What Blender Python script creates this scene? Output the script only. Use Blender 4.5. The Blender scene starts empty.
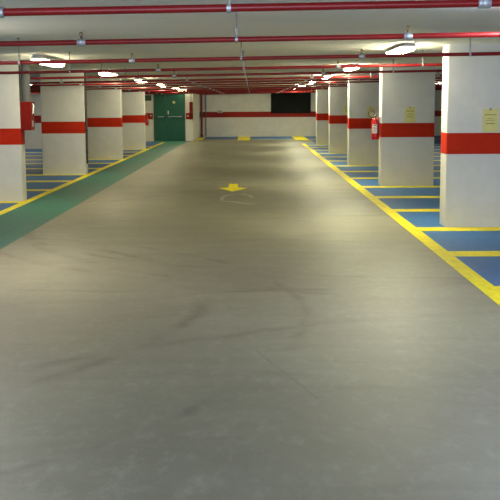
import bpy, bmesh, math, random
from mathutils import Vector, Matrix
random.seed(7)
S = bpy.context.scene
COL = S.collection
CEIL = 2.334
H = 1.6
PI = math.pi

# ------------------------------------------------------------------ materials
def new_mat(name):
    m = bpy.data.materials.new(name)
    m.use_nodes = True
    nt = m.node_tree
    return m, nt, nt.nodes['Principled BSDF']

def noise(nt, scale, detail=4, rough=.6, vec=None):
    n = nt.nodes.new('ShaderNodeTexNoise')
    n.inputs['Scale'].default_value = scale
    n.inputs['Detail'].default_value = detail
    n.inputs['Roughness'].default_value = rough
    if vec: nt.links.new(vec, n.inputs['Vector'])
    return n

def coords(nt, sc=(1, 1, 1), rot=(0, 0, 0)):
    g = nt.nodes.new('ShaderNodeNewGeometry')
    mp = nt.nodes.new('ShaderNodeMapping')
    mp.inputs['Scale'].default_value = sc
    mp.inputs['Rotation'].default_value = rot
    nt.links.new(g.outputs['Position'], mp.inputs['Vector'])
    return mp.outputs['Vector']

def ramp(nt, fac, stops):
    r = nt.nodes.new('ShaderNodeValToRGB')
    e = r.color_ramp.elements
    while len(e) < len(stops): e.new(.5)
    for k, (p, c) in enumerate(stops):
        e[k].position = p
        e[k].color = (c[0], c[1], c[2], 1)
    nt.links.new(fac, r.inputs['Fac'])
    return r.outputs['Color']

def mix(nt, fac, a, b, mode='MIX'):
    n = nt.nodes.new('ShaderNodeMix')
    n.data_type = 'RGBA'; n.blend_type = mode
    if isinstance(fac, float): n.inputs[0].default_value = fac
    else: nt.links.new(fac, n.inputs[0])
    for s, v in ((6, a), (7, b)):
        if isinstance(v, tuple): n.inputs[s].default_value = (*v, 1)
        else: nt.links.new(v, n.inputs[s])
    return n.outputs[2]

def bump(nt, b, height, strength, dist=.01):
    n = nt.nodes.new('ShaderNodeBump')
    n.inputs['Strength'].default_value = strength
    n.inputs['Distance'].default_value = dist
    nt.links.new(height, n.inputs['Height'])
    nt.links.new(n.outputs['Normal'], b.inputs['Normal'])

def painted(name, c, rough=.5, var=.15, scale=6, bstr=.15, metal=0, spec=.5):
    m, nt, b = new_mat(name)
    v = coords(nt)
    n = noise(nt, scale, 5, .65, v)
    lo = tuple(x * (1 - var) for x in c); hi = tuple(min(1, x * (1 + var)) for x in c)
    nt.links.new(ramp(nt, n.outputs['Fac'], [(.3, lo), (.7, hi)]), b.inputs['Base Color'])
    b.inputs['Roughness'].default_value = rough
    b.inputs['Metallic'].default_value = metal
    b.inputs['Specular IOR Level'].default_value = spec
    if bstr:
        n2 = noise(nt, 60, 3, .6, v)
        bump(nt, b, n2.outputs['Fac'], bstr, .003)
    return m

def worn_floor_paint(name, c, worn, rough=.42, amount=.35):
    m, nt, b = new_mat(name)
    v = coords(nt, (1, .35, 1))
    n = noise(nt, 1.6, 8, .72, v)
    n2 = noise(nt, 14, 4, .7, v)
    base = ramp(nt, n2.outputs['Fac'], [(.3, tuple(x * .85 for x in c)), (.7, tuple(x * 1.15 for x in c))])
    f = ramp(nt, n.outputs['Fac'], [(.45, (0, 0, 0)), (.8, (amount,) * 3)])
    nt.links.new(mix(nt, f, base, worn), b.inputs['Base Color'])
    b.inputs['Roughness'].default_value = rough
    b.inputs['Specular IOR Level'].default_value = .15
    bump(nt, b, n2.outputs['Fac'], .1, .003)
    return m

def concrete_floor():
    m, nt, b = new_mat('worn_polished_concrete')
    v = coords(nt)
    big = noise(nt, .5, 6, .6, coords(nt, (1, .45, 1)))
    base = ramp(nt, big.outputs['Fac'], [(.2, (.158, .147, .105)), (.5, (.205, .193, .142)), (.8, (.27, .257, .197))])
    # trowel swirls and tyre rubber: stretched, distorted noise
    st = noise(nt, 1.0, 7, .68, coords(nt, (.55, 1.5, 1), (0, 0, .25)))
    st.inputs['Distortion'].default_value = 1.6
    f = ramp(nt, st.outputs['Fac'], [(.42, (0, 0, 0)), (.62, (.5, .5, .5))])
    c1 = mix(nt, f, base, (.145, .135, .102))
    fine = noise(nt, 9, 8, .75, coords(nt, (1, .5, 1), (0, 0, -.4)))
    f2 = ramp(nt, fine.outputs['Fac'], [(.5, (0, 0, 0)), (.78, (.5, .5, .5))])
    c2 = mix(nt, f2, c1, (.42, .40, .32))
    speck = noise(nt, 28, 2, .5, v)
    f3 = ramp(nt, speck.outputs['Fac'], [(.70, (0, 0, 0)), (.76, (.6, .6, .6))])
    c3 = mix(nt, f3, c2, (.15, .13, .1))
    # tyre arcs: thin rubber rings broken up by noise
    wob = noise(nt, 2.2, 5, .7, coords(nt, (1, 1, 1)))
    brk = noise(nt, 1.1, 4, .6, coords(nt, (1, .8, 1)))
    bmask = ramp(nt, brk.outputs['Fac'], [(.44, (0, 0, 0)), (.6, (.75, .75, .75))])
    def mth(op, a, v=None):
        n = nt.nodes.new('ShaderNodeMath'); n.operation = op; n.use_clamp = False
        for i, q in enumerate((a, v)):
            if q is None: continue
            if isinstance(q, (int, float)): n.inputs[i].default_value = q
            else: nt.links.new(q, n.inputs[i])
        return n.outputs[0]
    arcs = None
    for cx, cy_, rad, wd in ((1.9, 14.2, 5.45, .10), (2.2, 15.0, 5.5, .07), (3.4, 14.5, 6.4, .12), (-.6, 17.5, 8.6, .08), (-4.5, 8.5, 4.1, .1), (-4.6, 8.0, 5.0, .07), (3.2, 1.5, 6.6, .09), (-1.5, 24, 9.5, .12)):
        g = nt.nodes.new('ShaderNodeVectorMath'); g.operation = 'DISTANCE'
        nt.links.new(v, g.inputs[0]); g.inputs[1].default_value = (cx, cy_, 0)
        d = mth('ADD', g.outputs['Value'], mth('MULTIPLY', mth('SUBTRACT', wob.outputs['Fac'], .5), .22))
        d = mth('ABSOLUTE', mth('SUBTRACT', d, rad))
        k_ = mth('MAXIMUM', mth('SUBTRACT', 1.0, mth('DIVIDE', d, wd)), 0.0)
        arcs = k_ if arcs is None else mth('MAXIMUM', arcs, k_)
    c3 = mix(nt, mth('MULTIPLY', arcs, bmask), c3, (.115, .106, .08))
    nt.links.new(c3, b.inputs['Base Color'])
    r = ramp(nt, fine.outputs['Fac'], [(.3, (.40,) * 3), (.7, (.56,) * 3)])
    nt.links.new(r, b.inputs['Roughness'])
    b.inputs['Specular IOR Level'].default_value = .3
    bump(nt, b, big.outputs['Fac'], .12, .03)
    return m

def ceiling_mat():
    m, nt, b = new_mat('board_marked_ceiling_paint')
    v = coords(nt)
    n = noise(nt, .8, 6, .6, coords(nt, (.4, 1.4, 1)))
    c = ramp(nt, n.outputs['Fac'], [(.3, (.82, .81, .79)), (.7, (.89, .88, .86))])
    w = nt.nodes.new('ShaderNodeTexWave')
    w.bands_direction = 'Y'
    w.inputs['Scale'].default_value = 1.9
    w.inputs['Distortion'].default_value = .15
    nt.links.new(v, w.inputs['Vector'])
    f = ramp(nt, w.outputs['Fac'], [(0, (.3,) * 3), (.10, (0, 0, 0))])
    nt.links.new(mix(nt, f, c, (.66, .65, .62)), b.inputs['Base Color'])
    b.inputs['Roughness'].default_value = .8
    bump(nt, b, n.outputs['Fac'], .2, .01)
    return m

def emitter(name, c, strength):
    m, nt, b = new_mat(name)
    b.inputs['Base Color'].default_value = (.8, .8, .78, 1)
    b.inputs['Emission Color'].default_value = (*c, 1)
    b.inputs['Emission Strength'].default_value = strength
    m.cycles.emission_sampling = 'FRONT_BACK' if False else 'AUTO'
    return m

M = dict(
    floor=concrete_floor(), ceil=ceiling_mat(),
    wall=painted('off_white_wall_paint', (.66, .64, .58), .75, .07, 3, .3),
    white=painted('white_column_paint', (.55, .545, .515), .7, .05, 4, .2, 0, .25),
    band=painted('red_band_paint', (.40, .020, .006), .65, .1, 8, .1, 0, .08),
    wallband=painted('dull_red_band_paint', (.30, .022, .018), .7, .12, 8, .1, 0, .15),
    pipe=painted('red_pipe_enamel', (.20, .007, .008), .36, .12, 5, .05, 0, .25),
    red=painted('red_enamel', (.16, .007, .004), .6, .1, 5, .05, 0, .1),
    exting=painted('extinguisher_red', (.55, .015, .015), .22, .05, 5, 0),
    blue=worn_floor_paint('blue_bay_paint', (.032, .120, .32), (.08, .15, .27), .5, .4),
    green=worn_floor_paint('green_walkway_paint', (.042, .175, .138), (.09, .19, .15), .5, .4),
    yellow=worn_floor_paint('yellow_line_paint', (.80, .67, .008), (.62, .52, .03), .5, .5),
    oldmark=worn_floor_paint('faded_white_marking', (.40, .385, .33), (.24, .225, .175), .5, .9),
    skid=worn_floor_paint('tyre_rubber', (.20, .185, .15), (.28, .26, .2), .5, 1.0),
    steel=painted('galvanised_steel', (.40, .42, .45), .5, .12, 20, .05, .6),
    rod=painted('dull_threaded_rod', (.16, .16, .16), .5, .1, 20, 0, .6),
    duct=painted('grey_duct', (.095, .10, .105), .6, .08, 6, .05, 0, .15),
    dark=painted('dark_grey_metal', (.035, .032, .03), .6, .2, 6, .1),
    black=painted('black_rubber', (.012, .012, .012), .5, .1, 10, 0),
    hood=painted('grey_lamp_housing', (.36, .36, .35), .45, .05, 10, 0),
    lens=emitter('glowing_diffuser', (1.0, .88, .54), 30),
    lens2=emitter('glowing_tube', (1.0, .9, .55), 13),
    lens3=emitter('cool_glowing_diffuser', (.86, .93, 1.0), 64),
    lens4=emitter('bright_glowing_diffuser', (1.0, .90, .76), 80),
    lens5=emitter('column_row_diffuser', (1.0, .95, .62), 90),
    lens6=emitter('left_entrance_diffuser', (.64, .79, 1.0), 112),
    lens7=emitter('bay_diffuser', (1.0, .93, .70), 34),
    doorg=painted('green_door_paint', (.019, .092, .062), .6, .08, 4, .08, 0, .2),
    frameg=painted('dark_green_frame_paint', (.016, .07, .045), .45, .08, 4, .05),
    ygreen=painted('yellow_notice_paper', (.60, .55, .20), .7, .06, 8, 0),
    ink=painted('grey_print', (.2, .18, .08), .7, .05, 8, 0),
    whitep=painted('white_plastic', (.75, .74, .7), .4, .04, 8, 0),
    signg=painted('exit_sign_green', (.012, .07, .04), .4, .05, 8, 0),
    brass=painted('brass', (.16, .09, .05), .5, .08, 10, 0, .6),
    vent=painted('black_vent_metal', (.014, .016, .013), .8, .2, 4, .1, 0, .1),
)

# ------------------------------------------------------------------ mesh helpers
class MB:
    def __init__(s): s.bm = bmesh.new()
    def box(s, x0, x1, y0, y1, z0, z1, bev=0, seg=2):
        r = bmesh.ops.create_cube(s.bm, size=1)
        vs = r['verts']
        bmesh.ops.scale(s.bm, verts=vs, vec=(x1 - x0, y1 - y0, z1 - z0))
        bmesh.ops.translate(s.bm, verts=vs, vec=((x0 + x1) / 2, (y0 + y1) / 2, (z0 + z1) / 2))
        if bev:
            es = list({e for v in vs for e in v.link_edges})
            bmesh.ops.bevel(s.bm, geom=es, offset=bev, segments=seg, affect='EDGES', profile=.5)
        return s
    def tube(s, pts, r, n=12, cap=True):
        pts = [Vector(p) for p in pts]
        rings = []
        for i, p in enumerate(pts):
            d = (pts[min(i + 1, len(pts) - 1)] - pts[max(i - 1, 0)]).normalized()
            a = d.orthogonal().normalized() if i == 0 else (rings_a - d * rings_a.dot(d)).normalized()
            rings_a = a
            b = d.cross(a)
            rr = r[i] if isinstance(r, (list, tuple)) else r
            rings.append([s.bm.verts.new(p + (a * math.cos(t) + b * math.sin(t)) * rr) for t in [2 * PI * k / n for k in range(n)]])
        for A, B in zip(rings, rings[1:]):
            for k in range(n):
                s.bm.faces.new((A[k], A[(k + 1) % n], B[(k + 1) % n], B[k]))
        if cap:
            s.bm.faces.new(rings[0][::-1]); s.bm.faces.new(rings[-1])
        return s
    def poly(s, pts, z0, z1):
        lo = [s.bm.verts.new((p[0], p[1], z0)) for p in pts]
        hi = [s.bm.verts.new((p[0], p[1], z1)) for p in pts]
        s.bm.faces.new(lo[::-1]); s.bm.faces.new(hi)
        for k in range(len(pts)):
            j = (k + 1) % len(pts)
            s.bm.faces.new((lo[k], lo[j], hi[j], hi[k]))
        return s
    def loft(s, sections):      # closed sections of equal length, capped
        rs = [[s.bm.verts.new(p) for p in sec] for sec in sections]
        n = len(rs[0])
        for A, B in zip(rs, rs[1:]):
            for k in range(n):
                s.bm.faces.new((A[k], A[(k + 1) % n], B[(k + 1) % n], B[k]))
        s.bm.faces.new(rs[0][::-1]); s.bm.faces.new(rs[-1])
        return s
    def build(s, name, mat, parent=None, loc=None, smooth=False):
        bmesh.ops.recalc_face_normals(s.bm, faces=s.bm.faces)
        me = bpy.data.meshes.new(name)
        s.bm.to_mesh(me); s.bm.free()
        me.materials.append(M[mat])
        if smooth:
            for p in me.polygons: p.use_smooth = True
            try: me.set_sharp_from_angle(angle=math.radians(40))
            except Exception: pass
        o = bpy.data.objects.new(name, me); COL.objects.link(o)
        if parent: o.parent = parent
        if loc: o.location = loc
        return o

def tag(o, label, cat, group=None):
    o['label'] = label; o['category'] = cat
    if group: o['group'] = group
    return o
def thing(name, label, cat, loc=(0, 0, 0), group=None):
    o = bpy.data.objects.new(name, None); COL.objects.link(o)
    o.location = loc; o.empty_display_size = .1
    return tag(o, label, cat, group)
def struct(o, label=None):
    o['kind'] = 'structure'
    if label: o['label'] = label
    return o
def kids(o): return [c for c in COL.objects if c.parent == o]
def copy_tree(o, parent=None):
    c = o.copy(); COL.objects.link(c)
    c.parent = parent
    for ch in kids(o): copy_tree(ch, c)
    return c

# ------------------------------------------------------------------ the shell
XL, XR, YB, YF = -10.5, 11.0, -9.0, 51.6
struct(MB().box(XL - .2, XR + .2, YB - 6, YF + .2, -.2, 0).build('floor', 'floor'))
struct(MB().box(XL - .2, XR + .2, YB, YF + .2, CEIL, CEIL + .25).build('ceiling', 'ceil'))
struct(MB().box(XL - .2, XL, YB, 38.5, 0, CEIL).build('wall_left', 'wall'))
struct(MB().box(XR, XR + .2, YB, YF, 0, CEIL).build('wall_right', 'wall'))
struct(MB().box(-2.58, XR + .2, YF, YF + .2, 0, CEIL).build('wall_far', 'wall'))
struct(MB().box(-5.4, -2.58, 46.0, YF + .2, 0, CEIL).build('wall_door', 'wall'))
struct(MB().box(XL - .2, -5.4, 38.5, YF + .2, 0, CEIL).build('wall_left_back', 'wall'))
rw = MB()
rw.box(XL - .2, -3.9, YB - .2, YB, 0, CEIL); rw.box(2.6, XR + .2, YB - .2, YB, 0, CEIL)
struct(rw.build('wall_rear', 'wall'))
# red bands of the walls
B0, B1 = .945, 1.215
struct(MB().box(-2.57, XR, YF - .004, YF, B0, B1).build('trim_1', 'wallband'), 'dull red band along the far wall')
struct(MB().box(-5.4, -4.33, 45.996, 46.0, B0, B1).build('trim_2', 'band'), 'red band on the wall left of the green door')
struct(MB().box(-2.90, -2.58, 45.996, 46.0, B0, B1).build('trim_3', 'band'), 'red band on the wall right of the green door')
struct(MB().box(XL, -5.4, 38.496, 38.5, B0, B1).build('trim_4', 'wallband'), 'dull red band on the left back wall')

# painted floor areas
LEX0, LEX1 = -3.84, -3.70
REX0, REX1 = 1.955, 2.115
struct(MB().box(LEX1 - .02, -2.83, -6, 45.99, 0, .001).build('floor_walkway', 'green'), 'green painted walkway along the left columns')
gl = MB().box(-4.40, LEX1 - .02, 44.6, 45.99, 0, .001); gl.box(-2.83, -2.66, 44.9, 45.99, 0, .001)
struct(gl.build('floor_door_patch', 'green'), 'green painted floor in front of the green door')
struct(MB().box(XL, LEX1 - .06, -6, 38.49, 0, .0008).box(-5.39, LEX1 - .06, 38.49, 44.55, 0, .0008).build('floor_left_bays', 'blue'), 'blue painted bay floor left of the aisle')
struct(MB().box(REX0 + .06, XR, -6, 42.3, 0, .0008).box(2.55, XR, 42.3, 46.3, 0, .0008).build('floor_right_bays', 'blue'), 'blue painted bay floor right of the aisle')
struct(MB().box(-2.0, XR, 48.2, YF, 0, .0008).poly([(-2.57, 49.6), (-2.0, 48.2), (-2.0, YF), (-2.57, YF)], 0, .0008).build('floor_end_bays', 'blue'), 'blue painted strip at the foot of the far wall')

ZL0, ZL1 = .0008, .003
def floor_mark(mb, name, mat, label, cat, group=None):
    return tag(mb.build(name, mat), label, cat, group)
floor_mark(MB().box(REX0, REX1, -6, 42.2, ZL0, ZL1), 'edge_line', 'yellow', 'long yellow line along the right edge of the grey aisle', 'line')
floor_mark(MB().box(LEX0, LEX1, -6, 44.6, ZL0, ZL1), 'edge_line', 'yellow', 'long yellow line between the green walkway and the left columns', 'line')
ORD = ['nearest', 'second', 'third', 'fourth', 'fifth', 'sixth']
RZ0, RS, LZ0, LS = 13.493, 6.856, 17.493, 6.733
W2 = .19
RG, LG = 'yellow bay lines right of the aisle', 'yellow bay lines left of the aisle'
def rl(y, label): floor_mark(MB().box(REX1 - .01, 7.6, y - W2, y + W2, ZL0, ZL1 - .0003), 'bay_line', 'yellow', label, 'line', RG)
rl(8.88, 'yellow bay line at the right edge of the photo, nearest of all the cross lines')
rl(11.08, 'yellow cross line on blue floor just before the nearest right column')
for k in range(5):
    y = RZ0 + k * RS
    rl(y - .2, f'yellow line along the foot of the {ORD[k]} white column on the right')
    if k < 4:
        rl(y + .6 + 1.58, f'yellow cross line just behind the {ORD[k]} white column on the right')
        rl(y + 4.42, f'yellow cross line on the blue floor just before the {ORD[k+1]} white column on the right')
def ll(y, label): floor_mark(MB().box(-8.6, LEX0 + .01, y - W2, y + W2, ZL0, ZL1 - .0003), 'bay_line', 'yellow', label, 'line', LG)
for k in range(4):
    y = LZ0 + k * LS
    if k < 3:
        ll(y - .1, f'yellow line along the foot of the {ORD[k]} white column on the left')
        ll(y + 2.3, f'yellow cross line just behind the {ORD[k]} white column on the left')
        ll(y + 4.6, f'yellow cross line on the blue floor just before the {ORD[k+1]} white column on the left')
floor_mark(MB().box(-5.3, LEX0 + .01, LZ0 + 3 * LS - .1 - W2, LZ0 + 3 * LS - .1 + W2, ZL0, ZL1 - .0003), 'bay_line', 'yellow', 'yellow line along the foot of the fourth white column on the left', 'line', LG)
floor_mark(MB().box(-5.3, LEX0 + .01, 40.2, 40.6, ZL0, ZL1 - .0003), 'bay_line', 'yellow', 'yellow cross line just behind the fourth white column on the left', 'line', LG)
floor_mark(MB().box(-.68, -.11, 46.3, YF - .02, ZL0, ZL1), 'end_line', 'yellow', 'short wide yellow mark at the far wall, near the middle of the aisle', 'line')
floor_mark(MB().box(1.9, 2.5, 46.3, YF - .02, ZL0, ZL1), 'end_line', 'yellow', 'short wide yellow mark at the far wall, under the black vent', 'line')
floor_mark(MB().poly([(-2.62, 46.05), (-2.28, 46.9), (-2.22, 51.0), (-2.5, 51.0), (-2.56, 47.4), (-2.72, 46.0), (-2.8, 45.5), (-2.5, 45.5)][:0] or [(-2.57, 46.0), (-2.30, 47.6), (-2.22, 50.9), (-2.5, 50.9), (-2.56, 48.4)], ZL0, ZL1), 'corner_line', 'yellow', 'short yellow mark on the floor at the corner by the red standpipe', 'line')
floor_mark(MB().poly([(-.37, 19.25), (-.10, 20.05), (-.28, 20.2), (-.30, 21.1), (-.47, 21.1), (-.47, 20.2), (-.66, 20.05)], 0, .002), 'floor_arrow', 'yellow', 'yellow arrow painted on the grey aisle floor, pointing to the camera', 'arrow')
# faded older marking below the arrow
fm = MB()
def strip(mb, pts, w, z0=0, z1=.0012):
    L = []; R_ = []
    for i, p in enumerate(pts):
        a = Vector(pts[max(i - 1, 0)]); b = Vector(pts[min(i + 1, len(pts) - 1)])
        d = (b - a).normalized(); n = Vector((-d.y, d.x))
        ww = w[i] if isinstance(w, list) else w
        L.append(Vector(p) + n * ww / 2); R_.append(Vector(p) - n * ww / 2)
    mb.poly(L + R_[::-1], z0, z1)
strip(fm, [(-.52, 17.5), (-.53, 18.0), (-.48, 18.4), (-.36, 18.65), (-.2, 18.7), (-.06, 18.4), (.0, 18.0)], .07)
strip(fm, [(-.55, 17.4), (-.35, 17.25), (-.15, 16.95), (.02, 16.75)], .10)
floor_mark(fm, 'faded_marking', 'oldmark', 'faded whitish curved marking on the floor below the yellow arrow', 'floor marking')
sk = MB(); strip(sk, [(-.02, 6.85), (.10, 6.42), (.22, 6.02), (.35, 5.58)], [.008, .015, .017, .006])
floor_mark(sk, 'skid_mark', 'skid', 'thin dark straight scrape on the grey floor in the foreground', 'scrape')

# ------------------------------------------------------------------ columns
def column(x0, x1, y, d, label, group):
    t = thing('column', label, 'column', ((x0 + x1) / 2, y, 0), group)
    w = (x1 - x0) / 2
    b = MB().box(-w, w, 0, d, 0, CEIL)
    es = [e for e in b.bm.edges if abs(e.verts[0].co.z - e.verts[1].co.z) > 1]
    bmesh.ops.bevel(b.bm, geom=es, offset=.012, segments=2, affect='EDGES')
    b.build('shaft', 'white', t)
    g = MB().box(-w - .0015, w + .0015, -.0015, d + .0015, B0, B1)
    es = [e for e in g.bm.edges if abs(e.verts[0].co.z - e.verts[1].co.z) > .1]
    bmesh.ops.bevel(g.bm, geom=es, offset=.0125, segments=2, affect='EDGES')
    o = g.build('painted_band', 'band', t); o['label'] = 'red painted band'
    return t
RCOL = [('nearest white column on the right, cut by the photo edge, with yellow notice and red band'),
        ('second white column on the right, red band, yellow notice and fire extinguisher on its inner side'),
        ('third white column on the right, just beyond the one with the fire extinguisher'),
        ('fourth white column on the right, next to last before the far wall'),
        ('fifth and farthest white column on the right, beside the black vent')]
for k in range(5):
    column(2.491, 3.513, RZ0 + k * RS, .43, RCOL[k], 'columns right of the aisle')
LCOL = [('nearest white column on the left, with red hose cabinet on its inner side'),
        ('second white column on the left, the one with a dark conduit on its inner edge'),
        ('third white column on the left, between the conduit column and the door end'),
        ('fourth and farthest white column on the left, close before the green door wall')]
for k in range(4):
    column(-4.849, -3.851, LZ0 + k * LS, .32, LCOL[k], 'columns left of the aisle')

# ------------------------------------------------------------------ ceiling lights
def rounded_section(w, h, y, z, n=14):
    # half-oval hanging down from z
    pts = [(-w / 2 + 0, y, z)]
    for i in range(n + 1):
        a = PI + PI * i / n
        ca, sa = math.cos(a), math.sin(a)
        pts.append((w / 2 * math.copysign(abs(ca) ** .6, ca), y, z - .004 + h * math.copysign(abs(sa) ** .75, sa)))
    pts.append((w / 2, y, z))
    return pts
def make_light():
    L = 1.65
    t = thing('ceiling_light', '', 'lamp')
    h = MB()
    # trough: narrow at ceiling, wide at rim, clipped ends
    def sec(y, wt, wb): return [(-wt / 2, y, 0), (-wb / 2, y, -.034), (-wb / 2, y, -.046), (wb / 2, y, -.046), (wb / 2, y, -.034), (wt / 2, y, 0)]
    h.loft([sec(0.03, .09, .13), sec(.10, .13, .192), sec(L - .10, .13, .192), sec(L - .03, .09, .13)])
    h.build('housing', 'hood', t)
    d = MB()
    secs = []
    for y, s in ((.04, .5), (.06, .78), (.11, .95), (.2, 1), (L - .2, 1), (L - .11, .95), (L - .06, .78), (L - .04, .5)):
        secs.append(rounded_section(.175 * (.6 + .4 * s), .044 * s, y, -.0465))
    d.loft(secs)
    d.build('diffuser', 'lens', t, smooth=True)
    for y in (.3, .76, 1.22):
        for sx in (-1, 1):
            MB().box(sx * .098 - .003, sx * .098 + .003, y - .012, y + .012, -.058, -.03, .002).build('clip', 'steel', t)
    return t
LG2, RG2 = 'ceiling lights over the walkway', 'ceiling lights along the right columns'
proto = make_light()
spots = []
def ordl(k, s): return f'{ORD[k]} glowing ceiling light from the camera, {s}'
for k in range(6): spots.append((1.94, 13.15 + k * RS, ordl(k, 'along the right columns'), RG2))
for k in range(5): spots.append((-3.15, 15.5 + k * 6.8, ordl(k, 'over the green walkway'), LG2))
spots.append((-3.15, 15.5 - 6.8, 'ceiling light of the left row outside the photo, before the nearest left column', LG2))
NEAR = 'ceiling lights near the entrance'
for x, y in ((2.0, 13.45 - RS), (2.0, 13.45 - 2 * RS), (-3.15, 15.5 - 13.6), (-3.15, 15.5 - 20.4)):
    spots.append((x, y, 'white ceiling light above the foreground, outside the photo', NEAR))
spots.append((6.75, 37.0, 'glowing ceiling light over the right bays, seen between the two nearest right columns', 'ceiling lights over the bays'))
for y in (10.0, 19.0, 28.0):
    spots.append((6.75, y, 'ceiling light over the right bays, hidden behind the right columns', 'ceiling lights over the bays'))
for y in (16.0, 34.6):
    spots.append((-7.6, y, 'ceiling light over the left bays, hidden behind the left columns', 'ceiling lights over the bays'))
for i, (x, y, lab, g) in enumerate(spots):
    o = proto if i == 0 else copy_tree(proto)
    o.location = (x, y, CEIL); o['label'] = lab; o['group'] = g
    if g == LG2: o.scale = (1, 1.2, 1.4)
    key = 'lens'
    if lab.startswith('ceiling light of the left row'): key = 'lens4'
    elif g == RG2: key = 'lens5'
    elif g == NEAR: key = 'lens3' if x > 0 else 'lens6'
    elif 'bays' in g: key = 'lens7'
    if True:
        for c in kids(o):
            if c.name.startswith('diffuser'):
                c.data = c.data.copy(); c.data.materials[0] = M[key]
# light above the green door
t = thing('door_light', 'small glowing emergency light just above the green door', 'lamp', (-3.05, 45.99, 2.19))
MB().box(-.24, .24, -.09, -.008, -.05, .07, .012).build('housing', 'hood', t)
MB().box(-.20, .20, -.008, .0095, -.04, .06).build('wall_mount', 'hood', t)
MB().box(-.22, .22, -.135, -.088, -.045, .03, .015).build('diffuser', 'lens', t)
t = thing('twin_batten', 'glowing twin-tube fitting under the ceiling before the far wall', 'lamp', (-.93, 49.9, CEIL))
MB().box(-.26, .26, -.1, .1, -.05, -.006, .008).build('housing', 'whitep', t)
MB().box(-.2, .2, -.06, .06, -.006, 0).build('ceiling_mount', 'whitep', t)
for s in (-1, 1):
    MB().tube([(-.25, s * .05, -.07), (.25, s * .05, -.07)], .018, 10).build('tube', 'lens2', t, smooth=True)

# ------------------------------------------------------------------ sprinkler pipes
PY_ = [5.6, 8.31, 11.78, 15.04, 18.15, 21.6, 24.0, 27.0, 30.2, 33.5, 36.6, 39.8, 43.0, 45.5, 48.6, 51.2]
PL = ['nearest red pipe under the ceiling, at the top edge of the photo',
      'second red pipe from the camera, crossing the whole photo under the ceiling',
      'third red pipe from the camera, passing in front of the nearest right column',
      'fourth red pipe from the camera, just behind the nearest right column',
      'fifth red pipe from the camera, just behind the nearest left column']
NUM = ['', '', '', '', '', 'sixth', 'seventh', 'eighth', 'ninth', 'tenth', 'eleventh', 'twelfth', 'thirteenth', 'fourteenth', 'fifteenth', 'sixteenth']
PSL = .0132
def pz(x): return 2.098 + PSL * x
def clamp_mesh():
    m = MB()
    m.tube([(-.011, 0, 0), (.011, 0, 0)], .0265, 16)
    for s in (-1, 1):
        m.tube([(0, s * .024, .008), (0, s * .016, .045), (0, s * .006, .07)], .0055, 8)
    m.tube([(0, 0, .062), (0, 0, .082)], .012, 6)
    return m
def coupling_mesh():
    m = MB()
    m.tube([(-.034, 0, 0), (-.03, 0, 0), (-.026, 0, 0), (.026, 0, 0), (.03, 0, 0), (.034, 0, 0)], [.024, .028, .029, .029, .028, .024], 16)
    for s in (-1, 1):
        m.box(-.015, .015, s * .036 - .009, s * .036 + .009, -.012, .012, .003)
        m.tube([(0, s * .037, -.018), (0, s * .037, .018)], .005, 8)
    return m
def head_mesh():
    m = MB()
    m.tube([(0, 0, .03), (0, 0, .048)], [.010, .007], 8)
    for s in (-1, 1):
        m.tube([(s * .005, 0, .047), (s * .013, 0, .058), (s * .010, 0, .069), (0, 0, .077)], .003, 6)
    m.tube([(0, 0, .047), (0, 0, .072)], .0028, 6)
    m.tube([(0, 0, .076), (0, 0, .079)], .017, 12)
    return m
protoC = clamp_mesh().build('hanger_clamp', 'steel', smooth=True)
protoK = coupling_mesh().build('coupling', 'steel', smooth=True)
protoH = head_mesh().build('sprinkler_head', 'brass', smooth=True)
first = True
rods = {}
for k, y in enumerate(PY_):
    xa = XL if y < 38.5 else (-5.4 if y < 46 else -2.58)
    xb = XR
    lab = PL[k] if k < 5 else f'{NUM[k]} red pipe from the camera under the ceiling, counting toward the far wall'
    t = thing('sprinkler_pipe', lab, 'pipe', (0, y, 2.098), 'red sprinkler pipes across the ceiling')
    xe0, xe1 = xa + .005, xb - .005
    MB().tube([(xe0, 0, PSL * xe0), (xe1, 0, PSL * xe1)], .0205, 16).build('pipe', 'pipe', t, smooth=True)
    for x in (-5.08, -2.58, -.12, 2.41, 4.9):
        if x < xa + .15: continue
        c = protoC.copy(); c.parent = t; c.location = (x, 0, PSL * x); COL.objects.link(c)
        top = CEIL - (2.098 + PSL * x)
        r = MB().tube([(0, 0, .075), (0, 0, top - .001)], .0055, 6).build('hanger_rod', 'rod', c)
        pl = MB().tube([(0, 0, top - .008), (0, 0, top - .0005)], .02, 8).build('ceiling_anchor', 'rod', c)
    for x in (-3.88, -1.33, 1.215, 3.78):
        if x < xa + .15: continue
        c = protoK.copy(); c.parent = t; c.location = (x, 0, PSL * x); COL.objects.link(c)
        h = protoH.copy(); h.parent = c; COL.objects.link(h)
for o in (protoC, protoK, protoH): bpy.data.objects.remove(o)

# ------------------------------------------------------------------ left column: hose cabinet, duct, conduit
t = thing('hose_cabinet', 'red fire hose cabinet on the inner side of the nearest left column', 'fire hose cabinet', (-3.85, 17.52, 1.18))
MB().box(.0, .15, 0, .31, 0, .475, .006).build('case', 'red', t)
d = MB().box(.152, .17, .005, .305, .005, .47, .004).build('door', 'red', t)
MB().box(.1705, .176, .10, .2, .06, .16, .003).build('plate', 'hood', d)
MB().tube([(.172, .12, .27), (.19, .12, .29), (.19, .16, .42), (.172, .16, .44)], .011, 8).build('handle', 'whitep', d, smooth=True)
t = thing('vertical_duct', 'grey vertical pipe rising from the red hose cabinet to the ceiling', 'pipe', (-3.765, 17.62, 1.656))
MB().tube([(0, 0, 0), (0, 0, CEIL - 1.657)], .074, 24).build('pipe', 'duct', t, smooth=True)
MB().tube([(0, 0, .36), (0, 0, .40)], .079, 24).build('clamp_ring', 'duct', t, smooth=True)
MB().tube([(0, 0, 0), (0, 0, .03)], .08, 24).build('collar', 'duct', t, smooth=True)
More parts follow.
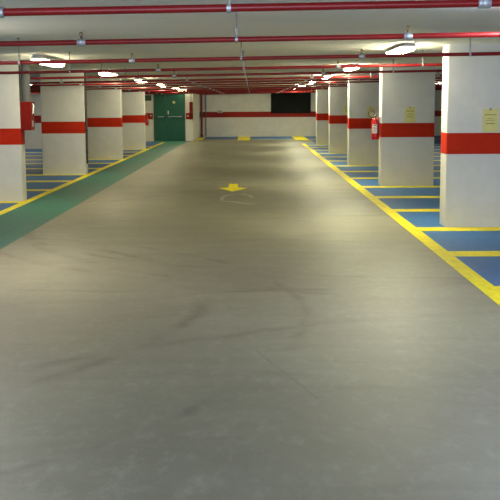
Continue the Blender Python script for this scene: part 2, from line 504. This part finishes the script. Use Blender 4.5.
cable = MB().tube([(-3.835, 17.505, 1.66), (-3.832, 17.505, 1.8), (-3.838, 17.507, 2.0), (-3.834, 17.505, 2.2), (-3.836, 17.505, 2.33)], .012, 8)
tag(cable.build('cable', 'dark', smooth=True), 'thin dark cable running up beside the grey pipe on the nearest left column', 'cable')
t = thing('conduit', 'dark vertical conduit on the inner edge of the second left column', 'pipe', (-3.822, LZ0 + LS + .06, 0))
MB().tube([(0, 0, .25), (0, 0, CEIL - .001)], .024, 12).build('pipe', 'dark', t, smooth=True)
for z in (.5, 1.0, 1.6, 2.1):
    MB().box(-.028, .028, -.03, .03, z, z + .03, .003).build('bracket', 'dark', t)

# ------------------------------------------------------------------ extinguisher on the second right column
def extinguisher(loc, label, rot=0, k=1.0, inner=True):
    t = thing('fire_extinguisher', label, 'fire extinguisher', loc)
    prof = [(0, .07), (.012, .079), (.03, .082), (.35, .082), (.385, .076), (.415, .055), (.432, .03), (.44, .025), (.455, .025)]
    MB().tube([(0, 0, z * k) for z, r in prof], [r * k for z, r in prof], 24).build('cylinder', 'exting', t, smooth=True)
    lb = MB()
    n = 10
    for sgn in (0,):
        a0, a1 = math.radians(215), math.radians(285)
        ins = [(.0822 * k * math.cos(a0 + (a1 - a0) * i / n), .0822 * k * math.sin(a0 + (a1 - a0) * i / n)) for i in range(n + 1)]
        out = [(.0835 * k * math.cos(a0 + (a1 - a0) * i / n), .0835 * k * math.sin(a0 + (a1 - a0) * i / n)) for i in range(n + 1)]
        lb.poly(ins + out[::-1], .13 * k, .31 * k)
    o = lb.build('label_sticker', 'whitep', t); o['label'] = 'white printed sticker'
    st = MB()
    for i, z in enumerate((.285, .25, .235, .22, .19, .175, .15)):
        a0, a1 = math.radians(222), math.radians(262 if i % 3 else 278)
        ins = [(.0836 * k * math.cos(a0 + (a1 - a0) * j / n), .0836 * k * math.sin(a0 + (a1 - a0) * j / n)) for j in range(n + 1)]
        out = [(.0842 * k * math.cos(a0 + (a1 - a0) * j / n), .0842 * k * math.sin(a0 + (a1 - a0) * j / n)) for j in range(n + 1)]
        st.poly(ins + out[::-1], z * k, (z + (.016 if i == 0 else .006)) * k)
    st.build('print', 'red', o)
    v = MB().tube([(0, 0, .455 * k), (0, 0, .5 * k)], .022 * k, 12)
    v.box(-.05 * k, .03 * k, -.012, .012, .485 * k, .51 * k, .004)
    v.build('valve', 'brass', t, smooth=True)
    MB().loft([[(x, y, z) for y, z in ((-.011, 0 + zz), (.011, 0 + zz), (.011, .008 + zz), (-.011, .008 + zz))] for x, zz in ((.03 * k, .515 * k), (-.04 * k, .525 * k), (-.13 * k, .50 * k))]).build('carry_handle', 'whitep', t)
    MB().loft([[(x, y, z) for y, z in ((-.010, 0 + zz), (.010, 0 + zz), (.010, .007 + zz), (-.010, .007 + zz))] for x, zz in ((.03 * k, .53 * k), (-.04 * k, .56 * k), (-.12 * k, .575 * k))]).build('squeeze_lever', 'exting', t)
    MB().tube([(-.02 * k, -.02, .49 * k), (-.02 * k, -.03, .49 * k)], .018 * k, 12).build('gauge', 'whitep', t, smooth=True)
    pts = [(-.02, -.012, .50)]
    for i in range(13):
        a = math.radians(70 + i * 20)
        pts.append((-.075 + .075 * math.cos(a), -.03 - .03 * (i / 12), .525 + .075 * math.sin(a)))
    pts = [(x, y, z) for x, y, z in pts] + [(-.01, -.085, .42), (.045, -.085, .36), (.052, -.084, .28), (.052, -.084, .2)]
    MB().tube([(a * k, b * k, c * k) for a, b, c in pts], .0095 * k, 8).build('hose', 'black', t, smooth=True)
    MB().tube([(.052 * k, -.084 * k, .21 * k), (.052 * k, -.084 * k, .12 * k)], [.011 * k, .017 * k], 10).build('nozzle', 'black', t, smooth=True)
    if inner: MB().box(.07 * k, .098 * k, -.03, .03, .33 * k, .47 * k, .003).build('wall_mount', 'steel', t)
    t.rotation_euler.z = rot
    return t
extinguisher((2.394, RZ0 + RS + .16, .895), 'red fire extinguisher with white label, hung on the second right column', 0, .96)
e = extinguisher((-4.58, 45.905, .70), 'small red fire extinguisher on the wall left of the green door', -PI / 2 + PI, .9)
e.rotation_euler.z = PI / 2

# ------------------------------------------------------------------ yellow notices
def notice(x, y, label):
    t = thing('notice', label, 'notice', (x, y - .001, 1.37), 'yellow notices on the right columns')
    MB().box(-.1, .1, -.004, 0, -.145, .15, .0015).build('paper', 'ygreen', t)
    p = MB()
    for w, z in ((.022, .128), (.075, .075), (.072, .066), (.06, .0), (.035, .022), (.06, -.036), (.05, -.044)):
        x0 = -w
        while x0 < w - .006:
            l = random.uniform(.012, .03)
            x1 = min(w, x0 + l)
            p.box(x0, x1, -.0052, -.0042, z, z + .007)
            x0 = x1 + .005
    p.build('print', 'ink', t)
    MB().box(-.012, .012, -.006, -.002, .14, .156, .001).build('tape', 'duct', t)
for k, nm in enumerate(['the nearest right column, at the photo edge', 'the second right column, beside the fire extinguisher', 'the third right column, behind the fire extinguisher', 'the fourth right column']):
    notice((3.04, 3.035, 3.05, 3.06)[k], RZ0 + k * RS, f'yellow paper notice above the red band on {nm}')

# ------------------------------------------------------------------ door end
YD = 46.0
t = struct(bpy.data.objects.new('door_1', None), 'green double fire door with push bars at the far left'); COL.objects.link(t)
t.location = (-3.605, YD, 0); t['category'] = 'door'
f = MB()
f.box(-.685, -.635, -.05, -.001, 0, 2.08, .004); f.box(.635, .685, -.05, -.001, 0, 2.08, .004); f.box(-.635, .635, -.05, -.001, 2.03, 2.08, .004)
f.build('door_frame', 'frameg', t)
la = MB().box(-.632, -.155, -.035, -.001, .008, 2.028, .004).build('door_leaf', 'doorg', t)
lb = MB().box(-.148, .632, -.035, -.001, .008, 2.028, .004).build('door_leaf', 'doorg', t)
def pushbar(x0, x1, parent):
    b = MB().tube([(x0 + .05, -.095, 1.06), (x1 - .05, -.095, 1.06)], .02, 12).build('push_bar', 'steel', parent, smooth=True)
    for x in (x0 + .02, x1 - .06):
        MB().box(x, x + .04, -.12, -.036, 1.02, 1.10, .006).build('bar_bracket', 'black', parent)
pushbar(-.56, -.17, la); pushbar(-.13, .61, lb)
MB().box(-.075, -.03, -.045, -.0355, 1.16, 1.32, .004).build('lock_plate', 'whitep', lb)
MB().tube([(-.05, -.05, 1.2), (-.05, -.08, 1.2), (.0, -.085, 1.2)], .01, 8).build('handle', 'steel', lb, smooth=True)
MB().tube([(.2, -.036, 1.68), (.2, -.041, 1.68)], .06, 20).build('round_sticker', 'ygreen', lb, smooth=True)
t = thing('exit_sign', 'small dark green exit sign on the wall left of the green door', 'sign', (-4.52, YD, 1.87))
MB().box(-.14, .14, -.02, -.001, -.12, .12, .004).build('panel', 'signg', t)
pk = MB().box(-.12, .12, -.0215, -.0205, -.014, -.002)
pk.poly([(0, 0)] * 0 or [(-.2, 0), (-.2, .0001), (-.2001, .0001)], 0, .0001) if False else None
pk.box(.06, .115, -.0215, -.0205, .015, .1).box(-.04, .04, -.0215, -.0205, -.075, -.06).box(-.07, -.04, -.0215, -.0205, -.0825, -.0525)
pk.tube([(-.02, -.0215, .088), (-.02, -.0205, .088)], .014, 10)
pk.box(-.035, -.005, -.0215, -.0205, .04, .072).box(-.05, -.03, -.0215, -.0205, .015, .042).box(-.01, .015, -.0215, -.0205, .015, .04)
pk.build('pictogram', 'duct', t)
t = thing('call_point', 'small white and red alarm button between the green door and the red cabinet', 'alarm button', (-2.80, YD - .0041, 1.08))
MB().box(-.055, .055, -.04, -.008, -.06, .06, .006).build('case', 'red', t)
MB().box(-.062, .062, -.008, 0, -.067, .067, .002).build('mounting_frame', 'red', t)
MB().box(-.04, .04, -.044, -.0405, -.02, .03, .001).build('glass', 'whitep', t)
t = thing('call_point', 'small white alarm button on the red band, left of the green door', 'alarm button', (-4.42, YD - .0041, 1.11))
MB().box(-.05, .05, -.04, -.008, -.055, .055, .006).build('case', 'red', t)
MB().box(-.057, .057, -.008, 0, -.062, .062, .002).build('mounting_frame', 'red', t)
MB().box(-.03, .03, -.044, -.0405, -.03, .03, .001).build('glass', 'whitep', t)
t = thing('wall_cabinet', 'narrow tall red cabinet on the wall corner right of the green door', 'cabinet', (-2.655, YD - .005, .96))
MB().box(-.075, .07, -.14, 0, .3, .73, .006).build('upper_case', 'red', t)
MB().box(-.085, .075, -.16, 0, 0, .295, .006).build('lower_case', 'red', t)
MB().tube([(0, -.05, .735), (0, -.05, CEIL - .962)], .016, 8).build('feed_pipe', 'rod', t, smooth=True)
MB().box(.02, .05, -.168, -.161, .1, .2, .003).build('handle', 'black', t)
t = thing('standpipe', 'red vertical pipe in the corner beside the far wall', 'pipe', (-2.46, 51.1, 0))
MB().tube([(0, 0, .002), (0, 0, 2.05)], .055, 16).build('pipe', 'pipe', t, smooth=True)
MB().tube([(0, 0, .06), (0, 0, .10)], .075, 16).build('flange', 'dark', t, smooth=True)
MB().tube([(0, 0, 1.0), (0, 0, 1.18)], .085, 16).build('valve_body', 'dark', t, smooth=True)
t = thing('conduit', 'thin grey vertical conduit on the far wall beside the red standpipe', 'pipe', (-2.27, 51.56, 0))
MB().tube([(0, 0, .05), (0, 0, CEIL - .001)], .022, 10).build('pipe', 'rod', t, smooth=True)
for z in (.4, 1.5): MB().box(-.03, .03, -.03, .035, z, z + .03, .003).build('bracket', 'rod', t)
t = thing('junction_box', 'small pale box on the red band of the far wall', 'box', (-1.58, YF - .0041, 1.23))
MB().box(-.12, .12, -.06, -.008, -.07, .07, .008).build('case', 'whitep', t)
MB().box(-.13, .13, -.008, 0, -.05, .05, .002).build('wall_mount', 'whitep', t)
MB().box(-.11, .11, -.068, -.0605, -.06, .06, .004).build('lid', 'hood', t)
t = thing('junction_box', 'small dark box high on the far wall, beside the red standpipe', 'box', (-1.95, YF - .0001, 2.16))
MB().box(-.16, .16, -.07, -.008, -.05, .05, .006).build('case', 'dark', t)
MB().box(-.17, .17, -.008, 0, -.04, .04, .002).build('wall_mount', 'dark', t)
t = thing('ventilation_grille', 'large black rectangular vent high on the far wall', 'vent', (1.88, YF - .001, 1.675))
MB().box(-.93, .93, -.02, 0, -.50, .50).build('backing', 'vent', t)
fr = MB().box(-.97, .97, -.06, 0, .50, .545, .004).box(-.97, .97, -.06, 0, -.545, -.50, .004).box(-.97, -.93, -.06, 0, -.5, .5, .004).box(.93, .97, -.06, 0, -.5, .5, .004)
fr.build('frame', 'vent', t)
sl = MB()
for i in range(24):
    x = -.90 + i * .078
    sl.box(x, x + .03, -.05, -.021, -.5, .5)
sl.build('louvre', 'vent', t)
t = thing('air_duct', 'dark horizontal duct high on the left back wall', 'duct', (-7.9, 38.4995, 2.155))
MB().box(-2.5, 2.45, -.22, 0, -.12, .12, .006).build('body', 'dark', t)
for x in (-1.5, 0, 1.5): MB().box(x - .02, x + .02, -.24, 0, -.135, .135, .004).build('flange', 'dark', t)
for x in (-.75, .75): MB().box(x - .015, x + .015, -.12, -.10, .115, .178).build('hanger', 'rod', t)

# ------------------------------------------------------------------ daylight from the entrance behind the camera
w = bpy.data.worlds.new('sky'); S.world = w; w.use_nodes = True
bg = w.node_tree.nodes['Background']
bg.inputs['Color'].default_value = (.62, .74, 1.0, 1); bg.inputs['Strength'].default_value = .6
ld = bpy.data.lights.new('entrance_daylight', 'AREA'); ld.shape = 'RECTANGLE'; ld.size = 6.2; ld.size_y = 2.1
ld.energy = 1350; ld.color = (.70, .80, 1.0)
lo = bpy.data.objects.new('entrance_daylight', ld); COL.objects.link(lo)
lo.location = (-.65, YB + .05, 1.15); lo.rotation_euler = (PI / 2, 0, 0)

# ------------------------------------------------------------------ camera
F, PITCH, YAW, ROLL = 1047.8213, .1387, -.0029, -.0054
cam = bpy.data.cameras.new('camera'); cam.sensor_width = 36; cam.lens = F / 500 * 36; cam.clip_end = 200
co = bpy.data.objects.new('camera', cam); COL.objects.link(co); S.camera = co
cy, sy = math.cos(YAW), math.sin(YAW)
Rt = Vector((cy, -sy, 0)); Fw = Vector((sy, cy, 0)); Up = Vector((0, 0, 1))
c, s = math.cos(PITCH), math.sin(PITCH)
Fw, Up = c * Fw - s * Up, s * Fw + c * Up
c, s = math.cos(ROLL), math.sin(ROLL)
Rt, Up = c * Rt + s * Up, c * Up - s * Rt
mat = Matrix((Rt, Up, -Fw)).transposed().to_4x4()
mat.translation = Vector((0, 0, H))
co.matrix_world = mat

S.view_settings.view_transform = 'Standard'
S.view_settings.look = 'None'
S.view_settings.gamma = 1
S.view_settings.use_curve_mapping = False
S.view_settings.exposure = 0.15
S.cycles.use_denoising = True
S.cycles.max_bounces = 10
S.cycles.diffuse_bounces = 6
